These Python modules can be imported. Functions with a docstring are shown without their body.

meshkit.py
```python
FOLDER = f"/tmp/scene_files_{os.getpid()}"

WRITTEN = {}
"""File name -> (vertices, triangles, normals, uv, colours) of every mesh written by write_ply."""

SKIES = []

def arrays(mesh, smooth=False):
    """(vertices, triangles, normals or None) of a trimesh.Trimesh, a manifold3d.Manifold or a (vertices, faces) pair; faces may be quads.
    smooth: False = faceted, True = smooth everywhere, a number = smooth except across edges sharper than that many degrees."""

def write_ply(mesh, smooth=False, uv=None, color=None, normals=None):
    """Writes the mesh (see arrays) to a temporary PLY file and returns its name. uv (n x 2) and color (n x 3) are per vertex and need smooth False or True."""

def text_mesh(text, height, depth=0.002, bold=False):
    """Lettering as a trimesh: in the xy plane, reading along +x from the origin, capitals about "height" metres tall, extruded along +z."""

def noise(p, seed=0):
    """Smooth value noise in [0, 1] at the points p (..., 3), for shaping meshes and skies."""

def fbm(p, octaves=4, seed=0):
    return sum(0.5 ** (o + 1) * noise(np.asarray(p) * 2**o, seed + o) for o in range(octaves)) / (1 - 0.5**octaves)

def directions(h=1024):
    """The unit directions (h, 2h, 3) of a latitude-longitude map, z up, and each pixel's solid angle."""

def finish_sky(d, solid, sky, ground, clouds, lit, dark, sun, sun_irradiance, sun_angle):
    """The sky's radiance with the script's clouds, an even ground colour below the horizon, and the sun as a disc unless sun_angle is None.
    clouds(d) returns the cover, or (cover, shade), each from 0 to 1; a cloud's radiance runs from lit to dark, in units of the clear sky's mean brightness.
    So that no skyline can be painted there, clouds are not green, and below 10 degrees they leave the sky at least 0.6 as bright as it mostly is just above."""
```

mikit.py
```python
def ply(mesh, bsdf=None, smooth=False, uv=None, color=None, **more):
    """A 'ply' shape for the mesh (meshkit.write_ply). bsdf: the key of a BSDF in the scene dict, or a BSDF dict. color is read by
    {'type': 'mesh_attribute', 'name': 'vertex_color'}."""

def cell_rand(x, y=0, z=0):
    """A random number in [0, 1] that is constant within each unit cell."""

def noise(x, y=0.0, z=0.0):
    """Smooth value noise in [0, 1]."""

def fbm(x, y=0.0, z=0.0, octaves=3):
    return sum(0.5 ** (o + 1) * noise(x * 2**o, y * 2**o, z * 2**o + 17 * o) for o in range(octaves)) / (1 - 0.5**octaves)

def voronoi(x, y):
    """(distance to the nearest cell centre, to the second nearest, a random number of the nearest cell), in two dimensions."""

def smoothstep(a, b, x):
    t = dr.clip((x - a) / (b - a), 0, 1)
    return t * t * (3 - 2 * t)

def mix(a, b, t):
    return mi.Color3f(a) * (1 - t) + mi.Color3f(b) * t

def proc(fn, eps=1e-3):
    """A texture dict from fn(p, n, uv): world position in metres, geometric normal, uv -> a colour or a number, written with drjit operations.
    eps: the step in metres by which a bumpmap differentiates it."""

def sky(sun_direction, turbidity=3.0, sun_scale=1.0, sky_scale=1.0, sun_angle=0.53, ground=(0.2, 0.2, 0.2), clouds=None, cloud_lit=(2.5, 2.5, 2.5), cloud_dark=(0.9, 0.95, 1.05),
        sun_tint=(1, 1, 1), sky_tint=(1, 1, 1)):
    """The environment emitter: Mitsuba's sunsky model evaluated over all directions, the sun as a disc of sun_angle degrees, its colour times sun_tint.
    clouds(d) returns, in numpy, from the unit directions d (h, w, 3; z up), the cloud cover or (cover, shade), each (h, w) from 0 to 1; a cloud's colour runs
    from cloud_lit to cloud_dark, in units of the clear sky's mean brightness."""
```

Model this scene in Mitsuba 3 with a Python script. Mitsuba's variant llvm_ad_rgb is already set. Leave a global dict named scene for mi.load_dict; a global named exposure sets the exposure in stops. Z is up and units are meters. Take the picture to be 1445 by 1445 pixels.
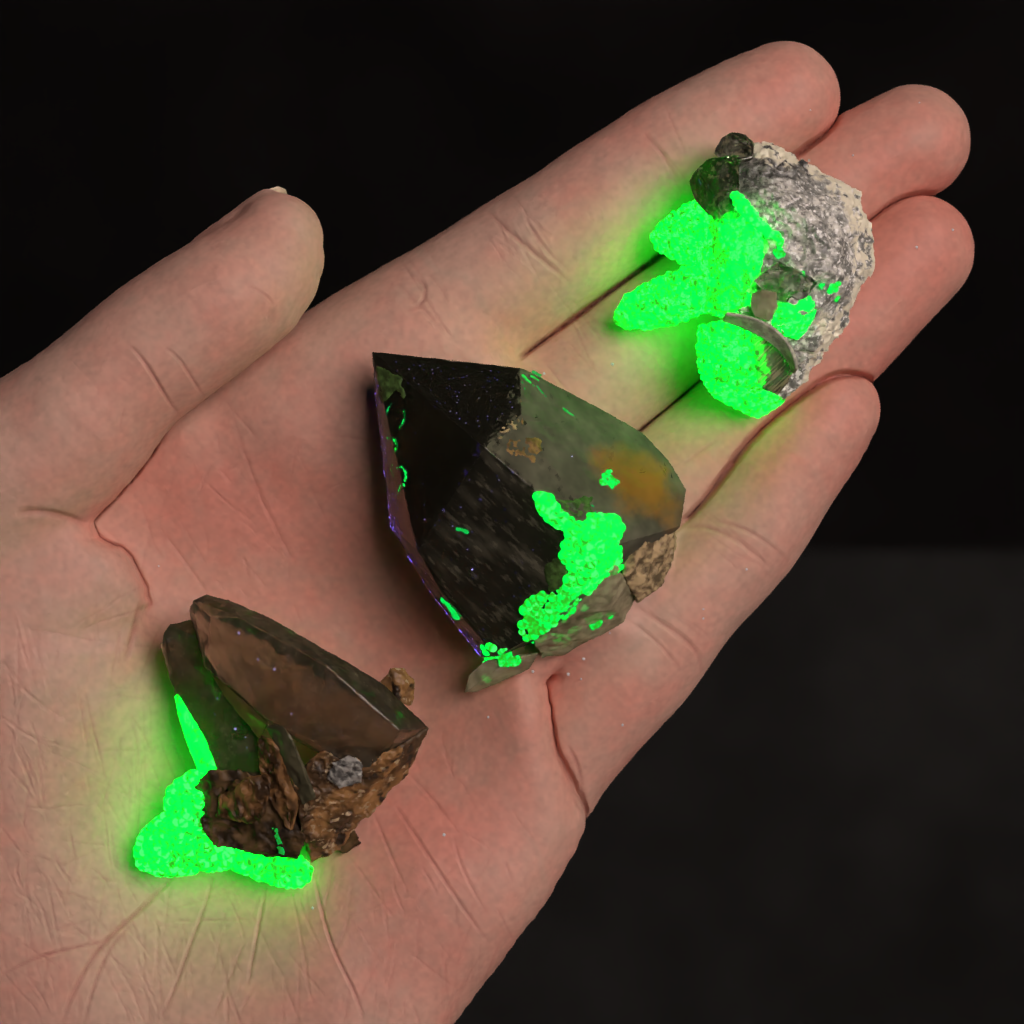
import math, random
import numpy as np, trimesh, manifold3d as m3
import drjit as dr, mitsuba as mi, mikit, meshkit, shapely
from scipy import ndimage
from scipy.spatial import ConvexHull, cKDTree
from scipy.interpolate import RBFInterpolator, CubicSpline, PchipInterpolator
from mikit import noise, fbm, smoothstep, mix

T = mi.ScalarTransform4f
scene, labels = {}, {}
U = 0.9e-4            # metres per working unit (about a tenth of a millimetre)
DIST = 3500.0         # height of the camera above the palm, working units
C0 = 722.5

# ------------------------------------------------------------------ camera, lamps, exposure
exposure = 0.0
FOV = 2 * math.degrees(math.atan(C0 / DIST))
scene['camera'] = {'type': 'thinlens', 'fov': FOV, 'aperture_radius': 0.0021, 'focus_distance': (DIST - 60) * U,
                   'near_clip': 0.01, 'far_clip': 10.0,
                   'to_world': T().look_at(origin=[0, 0, DIST * U], target=[0, 0, 0], up=[0, 1, 0])}


def lamp(key, pos, target, w, h, rgb, pick=1.0):
    """A soft box: a housing and a diffuser that gives the light."""
    m = T().look_at(origin=pos, target=target, up=[0.1, 1, 0.05])
    scene[key + '__diffuser'] = {'type': 'rectangle', 'to_world': m @ T().scale([w / 2, h / 2, 1]),
                                 'emitter': {'type': 'area', 'sampling_weight': pick, 'radiance': {'type': 'rgb', 'value': list(rgb)}},
                                 'bsdf': {'type': 'diffuse', 'reflectance': {'type': 'rgb', 'value': 0.6}}}
    scene[key + '__housing'] = {'type': 'cube', 'to_world': m @ T().translate([0, 0, -0.042]) @ T().scale([w / 2 + 0.01, h / 2 + 0.01, 0.04]),
                                'bsdf': {'type': 'diffuse', 'reflectance': {'type': 'rgb', 'value': 0.03}}}


lamp('soft_lamp', [0.33, 0.17, 0.66], [0, 0, 0], 0.44, 0.44, [7.7, 6.6, 6.1], 12.0)
labels['soft_lamp'] = {'label': 'square white soft lamp hanging high above the hand', 'category': 'lamp'}
lamp('violet_lamp', [-0.34, 0.02, 0.20], [0, 0, 0.0], 0.05, 0.05, [0.14, 0.035, 0.85], 1.0)
labels['violet_lamp'] = {'label': 'small violet lamp left of the hand, outside the frame', 'category': 'lamp'}

# ------------------------------------------------------------------ helpers


ICO = trimesh.creation.icosphere(1).vertices


def A(x, y, z=0.0):
    """Plan position (working units, y down) of what is seen at (x, y) on the palm's plane and lies z above it."""
    s = (DIST - z) / DIST
    return np.array([C0 + (x - C0) * s, C0 + (y - C0) * s, z])


def AA(pts):
    return np.array([A(*p) for p in pts])


def world(v):
    v = np.asarray(v, float)
    return np.stack([(v[:, 0] - C0) * U, (C0 - v[:, 1]) * U, v[:, 2] * U], 1)


def to_world_mesh(v, f):
    m = trimesh.Trimesh(world(v), f, process=False)
    if m.volume < 0:
        m.invert()
    return m


def surface_nets(F, org, h):
    S = F < 0
    c = [(i, j, k) for i in (0, 1) for j in (0, 1) for k in (0, 1)]
    n = [s - 1 for s in F.shape]
    cnt = sum(S[i:i + n[0], j:j + n[1], k:k + n[2]].astype(np.int8) for i, j, k in c)
    idx = np.argwhere((cnt > 0) & (cnt < 8))
    vals = np.stack([F[idx[:, 0] + i, idx[:, 1] + j, idx[:, 2] + k] for i, j, k in c], 1)
    pos, num = np.zeros((len(idx), 3)), np.zeros(len(idx))
    for a in range(8):
        for b in range(a + 1, 8):
            if sum(abs(np.subtract(c[a], c[b]))) != 1:
                continue
            m = (vals[:, a] < 0) != (vals[:, b] < 0)
            t = vals[m, a] / (vals[m, a] - vals[m, b])
            pos[m] += np.array(c[a]) + t[:, None] * np.subtract(c[b], c[a])
            num[m] += 1
    verts = org + h * (idx + pos / num[:, None])
    ids = np.full(n, -1, np.int32)
    ids[tuple(idx.T)] = np.arange(len(idx))
    faces = []
    for ax in range(3):
        b, d = (ax + 1) % 3, (ax + 2) % 3
        lo = [slice(None)] * 3
        hi = [slice(None)] * 3
        lo[ax], hi[ax] = slice(0, -1), slice(1, None)
        e = S[tuple(lo)] != S[tuple(hi)]
        p = np.argwhere(e)
        p = p[(p[:, b] > 0) & (p[:, d] > 0) & (p[:, b] < n[b]) & (p[:, d] < n[d])]
        inside = S[tuple(p.T)]
        q = []
        for ob, od in ((-1, -1), (0, -1), (0, 0), (-1, 0)):
            r = p.copy()
            r[:, b] += ob
            r[:, d] += od
            q.append(ids[tuple(r.T)])
        q = np.stack(q, 1)
        q[~inside] = q[~inside][:, ::-1]
        faces.append(q)
    q = np.vstack(faces)
    q = q[(q >= 0).all(1)]
    return verts, np.vstack([q[:, [0, 1, 2]], q[:, [0, 2, 3]]])


def taubin(v, f, it=4, lam=0.5, mu=-0.53):
    from scipy.sparse import coo_matrix, diags
    e = np.vstack([f[:, [0, 1]], f[:, [1, 2]], f[:, [2, 0]]])
    M = coo_matrix((np.ones(len(e)), (e[:, 0], e[:, 1])), (len(v), len(v))).tocsr()
    M = ((M + M.T) > 0).astype(float)
    M = diags(1 / np.maximum(np.asarray(M.sum(1)).ravel(), 1)) @ M
    for _ in range(it):
        v = v + lam * (M @ v - v)
        v = v + mu * (M @ v - v)
    return v


def smin(a, b, k):
    h = np.maximum(k - np.abs(a - b), 0) / k
    return np.minimum(a, b) - h * h * k * 0.25


def srgb(r, g, b):
    return [((c / 255 + 0.055) / 1.055) ** 2.4 if c > 10 else c / 255 / 12.92 for c in (r, g, b)]


def vertex_normals(v, f):
    n = np.zeros_like(v)
    fn = np.cross(v[f[:, 1]] - v[f[:, 0]], v[f[:, 2]] - v[f[:, 0]])
    for k in range(3):
        np.add.at(n, f[:, k], fn)
    return n / np.maximum(np.linalg.norm(n, axis=1, keepdims=True), 1e-12)


# ------------------------------------------------------------------ the dark table far below the hand
def cloth(p, n, uv):
    g = fbm(p.x * 60, p.y * 60, 3.0, 3)
    w = noise(p.x * 1800, p.y * 1800)
    g2 = fbm(p.x * 14 + 3, p.y * 14, 1.0, 2)
    return mi.Color3f(0.0265, 0.0265, 0.0258) * (0.75 + 0.5 * g) * (0.8 + 0.4 * w) * (0.6 + 0.8 * g2)


def desk(p, n, uv):
    return mi.Color3f(0.0105, 0.0098, 0.0096) * (0.6 + 0.8 * fbm(p.x * 25, p.y * 25, 1.0, 3))


scene['m_cloth'] = {'type': 'diffuse', 'reflectance': mikit.proc(cloth)}
scene['m_desk'] = {'type': 'diffuse', 'reflectance': mikit.proc(desk)}
scene['table'] = {'type': 'cube', 'to_world': T().translate([0, 0, -0.46]) @ T().scale([1.8, 1.8, 0.02]), 'bsdf': {'type': 'ref', 'id': 'm_desk'}}
labels['table'] = {'label': 'matte black table top far below the hand', 'category': 'table'}
mat = trimesh.creation.box([1.5, 0.8, 0.004])
mat.apply_translation([0.1, -0.4 - 0.0118, -0.4378])
scene['table_mat'] = mikit.ply(mat, 'm_cloth')
labels['table_mat'] = {'label': 'charcoal cloth mat lying on the black table at the lower right', 'category': 'mat'}

# ------------------------------------------------------------------ the hand
H5 = 5.0
HX, HY, HZ = np.arange(-470, 1440, H5), np.arange(20, 1790, H5), np.arange(-265, 175, H5)
GX, GY = np.meshgrid(HX, HY, indexing='ij')


def poly_sdf(poly, s=1.0):
    P = shapely.Polygon(poly)
    inside = shapely.contains_xy(P, GX, GY)
    d = np.where(inside, -ndimage.distance_transform_edt(inside), ndimage.distance_transform_edt(~inside)) * H5
    return ndimage.gaussian_filter(d, s)


def height(ctrl, s=0.5):
    c = np.array(ctrl, float)
    r = RBFInterpolator(c[:, :2], c[:, 2], kernel='thin_plate_spline', smoothing=s)
    sub = np.stack([GX[::4, ::4].ravel(), GY[::4, ::4].ravel()], 1)
    small = r(sub).reshape(GX[::4, ::4].shape)
    return ndimage.zoom(small, (GX.shape[0] / small.shape[0], GX.shape[1] / small.shape[1]), order=1)


def rounded(a, b, r):
    return np.minimum(np.maximum(a, b), -r) + np.hypot(np.maximum(a + r, 0), np.maximum(b + r, 0))


def slab(poly, top, bottom, r, s=1.0):
    z = HZ[None, None, :].astype(np.float32)
    d = poly_sdf(poly, s).astype(np.float32)[:, :, None]
    up = rounded(d, z - top.astype(np.float32)[:, :, None], r)
    return rounded(up, bottom - z, 60.0)


def digit(pts, field=None):
    """Distance to a chain of round cones through the points (x, y, z, radius)."""
    pts = np.array([[*A(p[0], p[1], p[2]), p[3] * (DIST - p[2]) / DIST] for p in pts])
    t = np.r_[0, np.cumsum(np.linalg.norm(np.diff(pts[:, :3], axis=0), axis=1))]
    s = np.c_[CubicSpline(t, pts[:, :3])(np.linspace(0, t[-1], 30)), PchipInterpolator(t, pts[:, 3])(np.linspace(0, t[-1], 30))]
    d = np.full((len(HX), len(HY), len(HZ)), 300.0, np.float32)
    for a, b in zip(s[:-1], s[1:]):
        m = max(a[3], b[3]) + 55
        sl = [slice(max(0, int((min(a[k], b[k]) - m - g[0]) / H5)), int((max(a[k], b[k]) + m - g[0]) / H5) + 2) for k, g in enumerate((HX, HY, HZ))]
        X, Y, Z = (g[q].astype(np.float32) for g, q in zip((HX, HY, HZ), sl))
        X, Y, Z = X[:, None, None], Y[None, :, None], Z[None, None, :]
        v = (b - a)[:3]
        u = np.clip(((X - a[0]) * v[0] + (Y - a[1]) * v[1] + (Z - a[2]) * v[2]) / max(v @ v, 1e-6), 0, 1)
        q = np.sqrt((X - a[0] - u * v[0]) ** 2 + (Y - a[1] - u * v[1]) ** 2 + ((Z - a[2] - u * v[2]) * 1.06) ** 2) - (a[3] + u * (b[3] - a[3]))
        d[tuple(sl)] = np.minimum(d[tuple(sl)], q)
    return d


def build_hand():
    palm_poly = [(560, 395), (440, 455), (330, 480), (200, 560), (60, 600), (-120, 660), (-420, 1050), (-420, 1500), (-200, 1740), (420, 1740), (560, 1560),
                 (646, 1447), (708, 1364), (770, 1281), (795, 1242), (817, 1203), (830, 1168), (817, 1106), (788, 1052), (778, 1012), (769, 965), (800, 935), (890, 900), (915, 790), (830, 620), (700, 470)]
    top = height([(520, 520, -8), (620, 470, 0), (700, 640, -8), (760, 830, 2), (745, 1000, 26), (800, 1120, 4), (600, 1230, 26), (700, 1250, 22), (480, 1400, 26), (620, 1390, 16),
                  (450, 900, -92), (350, 800, -84), (450, 720, -66), (300, 720, -58), (580, 1030, -60), (560, 800, -78), (100, 950, 20), (30, 1050, 34), (180, 1000, -8),
                  (200, 1160, -40), (100, 1200, 6), (100, 1370, 8), (270, 1330, -20), (-50, 1350, 10), (250, 600, -50), (350, 520, -60), (230, 560, -80), (130, 720, -66), (400, 1200, -34), (320, 1000, -84),
                  (230, 860, -66), (650, 900, -48), (-300, 1100, -20), (-200, 1600, -20), (300, 1650, 10), (900, 700, 0), (600, 1600, 0), (-300, 800, -60)])
    D = slab(palm_poly, top, -215.0, 62.0)
    ring = digit([(840, 790, -118, 100), (963, 677, -116, 96), (1053, 600, -112, 92), (1172, 475, -98, 89), (1240, 405, -90, 84), (1293, 355, -88, 81)])
    middle = digit([(690, 650, -112, 110), (770, 590, -114, 104), (890, 496, -116, 97), (1042, 375, -112, 88), (1180, 262, -104, 82), (1240, 224, -102, 80), (1290, 201, -102, 80)])
    index = digit([(430, 580, -120, 112), (540, 506, -104, 112), (672, 424, -96, 107), (800, 335, -92, 100), (924, 248, -88, 97), (1040, 176, -82, 87), (1106, 138, -80, 79)])
    pinky = digit([(770, 1100, -95, 80), (840, 1000, -88, 84), (900, 928, -82, 88), (975, 827, -78, 87), (1043, 758, -76, 86), (1099, 675, -72, 82), (1150, 612, -70, 74), (1176, 580, -70, 67)])
    fingers = np.minimum(np.minimum(index, middle), ring)
    D = smin(D, fingers, 46)
    palm0 = D
    hid = (np.clip((GX - 775) / 25, 0, 1) * np.clip((985 - GY) / 30, 0, 1) * np.clip((975 - GX) / 30, 0, 1) * np.clip((GY - 690) / 30, 0, 1))[:, :, None].astype(np.float32)
    D = smin(D, pinky, 5 + 45 * hid)
    th_poly = [(-420, 740), (-100, 700), (40, 722), (100, 735), (120, 744), (128, 760), (142, 769), (163, 775), (180, 796), (195, 828), (201, 853), (192, 900), (170, 980), (140, 1100), (60, 1250), (-60, 1380), (-420, 1450)]
    top2 = height([(60, 770, 38), (110, 770, 30), (150, 810, 24), (180, 850, 6), (100, 850, 36), (0, 850, 44), (50, 950, 30), (150, 920, -2), (170, 960, -24), (120, 1050, -30), (60, 1100, -10), (0, 1200, -40), (-100, 900, 30), (-200, 1000, 0),
                   (-100, 1300, -60), (-350, 1000, -60)])
    thenar = slab(th_poly, top2, -170.0, 34.0, 0.7)
    thumb = digit([(-220, 860, -90, 150), (-90, 745, -52, 138), (-10, 685, -32, 124), (61, 638, -20, 117), (108, 597, -12, 111), (160, 545, -4, 100), (202, 505, 2, 97), (276, 452, 8, 96), (325, 418, 8, 94), (358, 394, 5, 87), (378, 370, 2, 77), (390, 346, 0, 66), (393, 335, 0, 62)])
    D0 = D
    soft = np.clip(np.maximum((GY - 850) / 70, (95 - GX) / 60), 0, 1)[:, :, None].astype(np.float32)
    nail_bed = digit([(300, 352, -20, 26), (340, 318, -20, 24), (376, 284, -18, 17)])
    D = smin(D, smin(smin(thenar, thumb, 26), nail_bed, 22), 5 + 60 * soft)
    seams = [(index - middle, np.maximum(index, middle)), (middle - ring, np.maximum(middle, ring)), (ring - pinky, np.maximum(ring, pinky)), (thumb - D0, np.maximum(thumb, D0)), (pinky - palm0, np.maximum(pinky, palm0) + 60 * hid), (thenar - D0, np.maximum(thenar, D0) + 60 * soft)]
    v, f = surface_nets(D, np.array([HX[0], HY[0], HZ[0]]), H5)
    v = taubin(v, f, 3)
    m = trimesh.Trimesh(v, f, process=False)
    # finer where the camera can see it
    n = vertex_normals(v, f)
    if (n * (v - v.mean(0))).sum() < 0:
        f = f[:, ::-1]
        n = -n
    see = (n[f].mean(1)[:, 2] > -0.35) & (v[f][:, :, 0].mean(1) > -60) & (v[f][:, :, 1].mean(1) < 1510)
    v, f = trimesh.remesh.subdivide(v, f, np.nonzero(see)[0])
    v = taubin(v, f, 3)
    n = vertex_normals(v, f)
    fold_shade = np.zeros(len(v))
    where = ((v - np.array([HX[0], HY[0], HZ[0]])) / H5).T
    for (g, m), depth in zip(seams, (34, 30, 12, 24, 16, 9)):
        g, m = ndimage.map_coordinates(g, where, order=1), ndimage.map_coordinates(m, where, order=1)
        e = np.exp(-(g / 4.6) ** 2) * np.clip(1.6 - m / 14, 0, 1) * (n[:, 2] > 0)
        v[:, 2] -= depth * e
        fold_shade = np.maximum(fold_shade, e * (0.55 if depth < 10 else 0.8 if depth < 20 else 1.0))  # shade in the seams between digits, kept for painting into the skin
    return v, f, fold_shade


CREASES = []        # (points seen on the palm, depth, width)


def crease(pts, depth, width):
    CREASES.append((pts, depth * 0.55, max(1.8, width * 0.42)))


crease([(250, 1226), (221, 1262), (180, 1300), (150, 1328), (118, 1372), (88, 1440)], 7, 6)
crease([(186, 1305), (150, 1350), (130, 1400), (118, 1450)], 4, 5)
crease([(150, 1328), (95, 1340), (45, 1355), (0, 1380)], 4, 5)
crease([(300, 1240), (285, 1290), (268, 1335), (246, 1395), (224, 1440)], 5, 5)
crease([(376, 1250), (366, 1300), (357, 1350), (350, 1390)], 5, 5)
crease([(345, 1330), (320, 1390), (300, 1440)], 2.5, 4)
crease([(443, 1235), (456, 1290), (474, 1345), (500, 1400), (512, 1445)], 5, 5)
crease([(222, 1300), (222, 1350), (215, 1400)], 2, 3)
crease([(30, 724), (60, 723), (95, 730), (122, 742)], 7, 12)
crease([(200, 853), (192, 885), (178, 930)], 6, 10)
crease([(186, 490), (210, 520), (232, 556), (252, 585)], 4, 6)
crease([(236, 492), (262, 520), (280, 548), (290, 560)], 3, 5)
crease([(352, 405), (372, 415), (388, 432)], 2, 4)
crease([(690, 300), (722, 330), (760, 362), (800, 395)], 3.5, 8)
crease([(740, 300), (760, 340), (790, 372)], 2, 6)
crease([(590, 395), (600, 410), (594, 428), (575, 438)], 3.5, 7)
crease([(560, 400), (600, 440), (640, 480)], 1.5, 9)
crease([(910, 190), (940, 225), (960, 260)], 2.0, 8)
crease([(955, 745), (1000, 745), (1050, 770), (1085, 800)], 2.5, 7)
crease([(1010, 735), (1060, 752), (1110, 790)], 2.5, 7)
crease([(900, 855), (950, 890), (985, 925), (990, 950)], 3, 8)
crease([(880, 870), (920, 900), (960, 945)], 2, 6)
crease([(1015, 620), (985, 640), (960, 660)], 2, 6)
crease([(817, 1105), (826, 1135), (831, 1163)], 6, 8)
crease([(803, 1055), (815, 1080), (822, 1110)], 4, 6)
crease([(808, 1125), (822, 1150)], 2, 4)
crease([(225, 745), (260, 790), (300, 850)], 1.5, 6)
crease([(330, 590), (360, 680), (420, 800)], 1.5, 7)
crease([(560, 1140), (600, 1200), (660, 1290), (690, 1330)], 3, 6)
crease([(520, 1130), (545, 1190), (575, 1260)], 2, 5)
crease([(640, 1180), (655, 1230), (690, 1290)], 1.6, 5)
crease([(575, 1090), (620, 1140), (650, 1180)], 1.8, 6)
crease([(410, 1260), (425, 1320), (430, 1380)], 1.5, 4)
rng = np.random.RandomState(4)
for k in range(240):          # fine lines over the heel of the hand and the ball of the thumb
    x, y = rng.uniform(-30, 240), rng.uniform(860, 1440)
    a = math.radians(rng.normal(80, 13)) if rng.rand() < 0.75 else math.radians(rng.uniform(-40, 40))
    L = rng.uniform(35, 130)
    b = np.cumsum(rng.normal(0, 2.2, 4))
    crease([(x + math.cos(a) * L * t - b[i] * math.sin(a), y + math.sin(a) * L * t + b[i] * math.cos(a)) for i, t in enumerate((0, .33, .66, 1))], rng.uniform(0.45, 1.5), rng.uniform(3.0, 4.6))
for k in range(110):
    x, y = rng.uniform(230, 720), rng.uniform(1180, 1430)
    a = math.radians(rng.normal(92, 24))
    L = rng.uniform(30, 110)
    b = np.cumsum(rng.normal(0, 2, 4))
    crease([(x + math.cos(a) * L * t + b[i], y + math.sin(a) * L * t) for i, t in enumerate((0, .33, .66, 1))], rng.uniform(0.5, 1.6), rng.uniform(3.2, 5.0))


for k in range(120):         # and a sparse net of them over the hollow and the finger pads
    x, y = rng.uniform(120, 760), rng.uniform(560, 1230)
    a = math.radians(rng.normal(60, 40))
    L = rng.uniform(25, 90)
    b = np.cumsum(rng.normal(0, 2.5, 4))
    crease([(x + math.cos(a) * L * t + b[i], y + math.sin(a) * L * t) for i, t in enumerate((0, .33, .66, 1))], rng.uniform(0.4, 1.3), rng.uniform(3.0, 4.6))
for fx, fy, ax_ in [(720, 345, 57), (755, 335, 57), (935, 225, 57), (815, 470, 52), (1040, 770, 38), (965, 905, 38), (610, 415, 57), (780, 560, 50)]:   # joint folds across the fingers
    for k in range(7):
        a = math.radians(ax_ + rng.normal(0, 7))
        x, y, L = fx + rng.normal(0, 14), fy + rng.normal(0, 18), rng.uniform(40, 120)
        crease([(x - math.cos(a) * L / 2, y - math.sin(a) * L / 2), (x + rng.normal(0, 3), y + rng.normal(0, 3)), (x + math.cos(a) * L / 2, y + math.sin(a) * L / 2)], rng.uniform(0.4, 1.3), rng.uniform(4, 6))


def apply_creases(v, f):
    n = vertex_normals(v, f)
    s = DIST / (DIST - v[:, 2])
    flat = np.stack([C0 + (v[:, 0] - C0) * s, C0 + (v[:, 1] - C0) * s], 1)
    disp, line = np.zeros(len(v)), np.zeros(len(v))
    for pts, depth, width in CREASES:
        p = np.array(pts, float)
        t = np.r_[0, np.cumsum(np.linalg.norm(np.diff(p, axis=0), axis=1))]
        L = CubicSpline(t, p)(np.linspace(0, t[-1], max(6, int(t[-1] / 2.0)))) if len(p) > 2 else np.array([p[0] + (p[1] - p[0]) * q for q in np.linspace(0, 1, 20)])
        tree = cKDTree(L)
        near = np.nonzero((flat[:, 0] > L[:, 0].min() - 30) & (flat[:, 0] < L[:, 0].max() + 30) & (flat[:, 1] > L[:, 1].min() - 30) & (flat[:, 1] < L[:, 1].max() + 30) & (n[:, 2] > 0.1))[0]
        if not len(near):
            continue
        d, i = tree.query(flat[near])
        u = i / (len(L) - 1)
        fade = np.sin(np.pi * np.clip(u * 0.92 + 0.06, 0, 1)) ** 0.6
        g = np.exp(-(d / width) ** 2) * fade
        disp[near] -= depth * (g - 0.10 * np.exp(-((d - 1.9 * width) / width) ** 2) * fade)
        line[near] = np.maximum(line[near], g * min(1, depth / 2.4))
    disp += (0.9 * (meshkit.fbm(v / 8.0, 2, 41) - 0.5) + 1.6 * (meshkit.fbm(v / 26.0, 2, 43) - 0.5) + 7.0 * (meshkit.fbm(v / 95.0, 2, 47) - 0.5)) * (n[:, 2] > -0.3)
    return v + n * disp[:, None], line, flat


hv, hf, hfold_shade = build_hand()
hv, hline, hflat = apply_creases(hv, hf)
hline = np.maximum(hline, 0.95 * hfold_shade)  # painted seam shade joins the crease pigment in the skin colour


def skin_colour(v, flat, line):
    base = np.tile([0.590, 0.360, 0.282], (len(v), 1))
    red = np.zeros(len(v))
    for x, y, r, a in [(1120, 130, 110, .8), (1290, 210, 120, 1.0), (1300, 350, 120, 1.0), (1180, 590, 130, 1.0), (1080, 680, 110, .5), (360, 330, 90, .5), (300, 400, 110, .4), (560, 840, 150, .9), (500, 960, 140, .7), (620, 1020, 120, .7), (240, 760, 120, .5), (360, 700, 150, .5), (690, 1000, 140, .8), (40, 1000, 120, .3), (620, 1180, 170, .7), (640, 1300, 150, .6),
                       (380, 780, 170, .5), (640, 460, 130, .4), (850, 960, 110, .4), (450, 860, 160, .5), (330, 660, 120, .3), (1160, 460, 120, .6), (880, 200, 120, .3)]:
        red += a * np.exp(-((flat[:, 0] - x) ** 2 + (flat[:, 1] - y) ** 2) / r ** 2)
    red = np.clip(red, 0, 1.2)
    q = v / 90.0
    mott = meshkit.fbm(q, 4, 3) - 0.5
    mott2 = meshkit.fbm(v / 24.0, 3, 9) - 0.5
    spot = meshkit.fbm(v / 7.0, 2, 13) - 0.5
    vein = np.exp(-((meshkit.fbm(v / 210.0, 3, 21) - 0.5) / 0.022) ** 2) * np.clip(3 * (meshkit.fbm(v / 150.0, 2, 31) - .45), 0, 1)
    c = base * (1 + 0.14 * mott[:, None] + 0.17 * mott2[:, None] + 0.20 * spot[:, None])
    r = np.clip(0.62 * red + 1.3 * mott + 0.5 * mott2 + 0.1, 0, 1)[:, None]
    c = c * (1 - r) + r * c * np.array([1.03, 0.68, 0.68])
    c = c * (1 - vein[:, None] * np.array([0.07, 0.0, 0.0]))
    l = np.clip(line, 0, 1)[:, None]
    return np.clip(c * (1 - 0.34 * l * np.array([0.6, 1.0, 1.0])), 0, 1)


def skin_bump(p, n, uv):
    s = 1 / U
    q = p * s
    lines = dr.abs(noise(q.x * .11 + q.y * .05, q.y * .03, q.z * .05) - 0.5)
    fine = fbm(q.x * 0.16, q.y * 0.16, q.z * 0.16, 2)
    ridge = dr.sin((q.x * 0.55 + q.y * 0.75) * 0.62 + 5 * noise(q.x * 0.02, q.y * 0.02, q.z * 0.02))
    grain = fbm(q.x * 0.33, q.y * 0.33, q.z * 0.33, 2)
    return fine * 0.7 + 0.9 * grain + 0.35 * smoothstep(0.0, 0.08, lines) + ridge * 0.10


scene['m_skin'] = {'type': 'bumpmap', 'arbitrary': mikit.proc(skin_bump, eps=1.2e-4), 'scale': 3.2e-5,
                   'bsdf': {'type': 'principled', 'base_color': {'type': 'mesh_attribute', 'name': 'vertex_color'}, 'roughness': 0.52, 'specular': 0.3}}
hm = trimesh.Trimesh(world(hv), hf, process=False)
if hm.volume < 0:
    hm.invert()
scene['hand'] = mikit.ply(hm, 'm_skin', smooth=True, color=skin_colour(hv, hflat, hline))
labels['hand'] = {'label': 'open bare hand, palm up with fingers together and thumb apart, holding three mineral pieces', 'category': 'hand'}
nail = trimesh.convex.convex_hull((AA([(330, 316, -30), (362, 283, -12), (380, 268, -12), (392, 264, -16), (402, 268, -22), (404, 276, -30), (384, 284, -46), (340, 312, -56)])[:, None] + ICO[None] * 1.6).reshape(-1, 3))
nail = nail.subdivide().subdivide()
hand_nail = to_world_mesh(np.array(nail.vertices), np.array(nail.faces))
scene['m_nail'] = {'type': 'principled', 'base_color': {'type': 'rgb', 'value': [0.60, 0.46, 0.34]}, 'roughness': 0.3, 'specular': 0.5}
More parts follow.
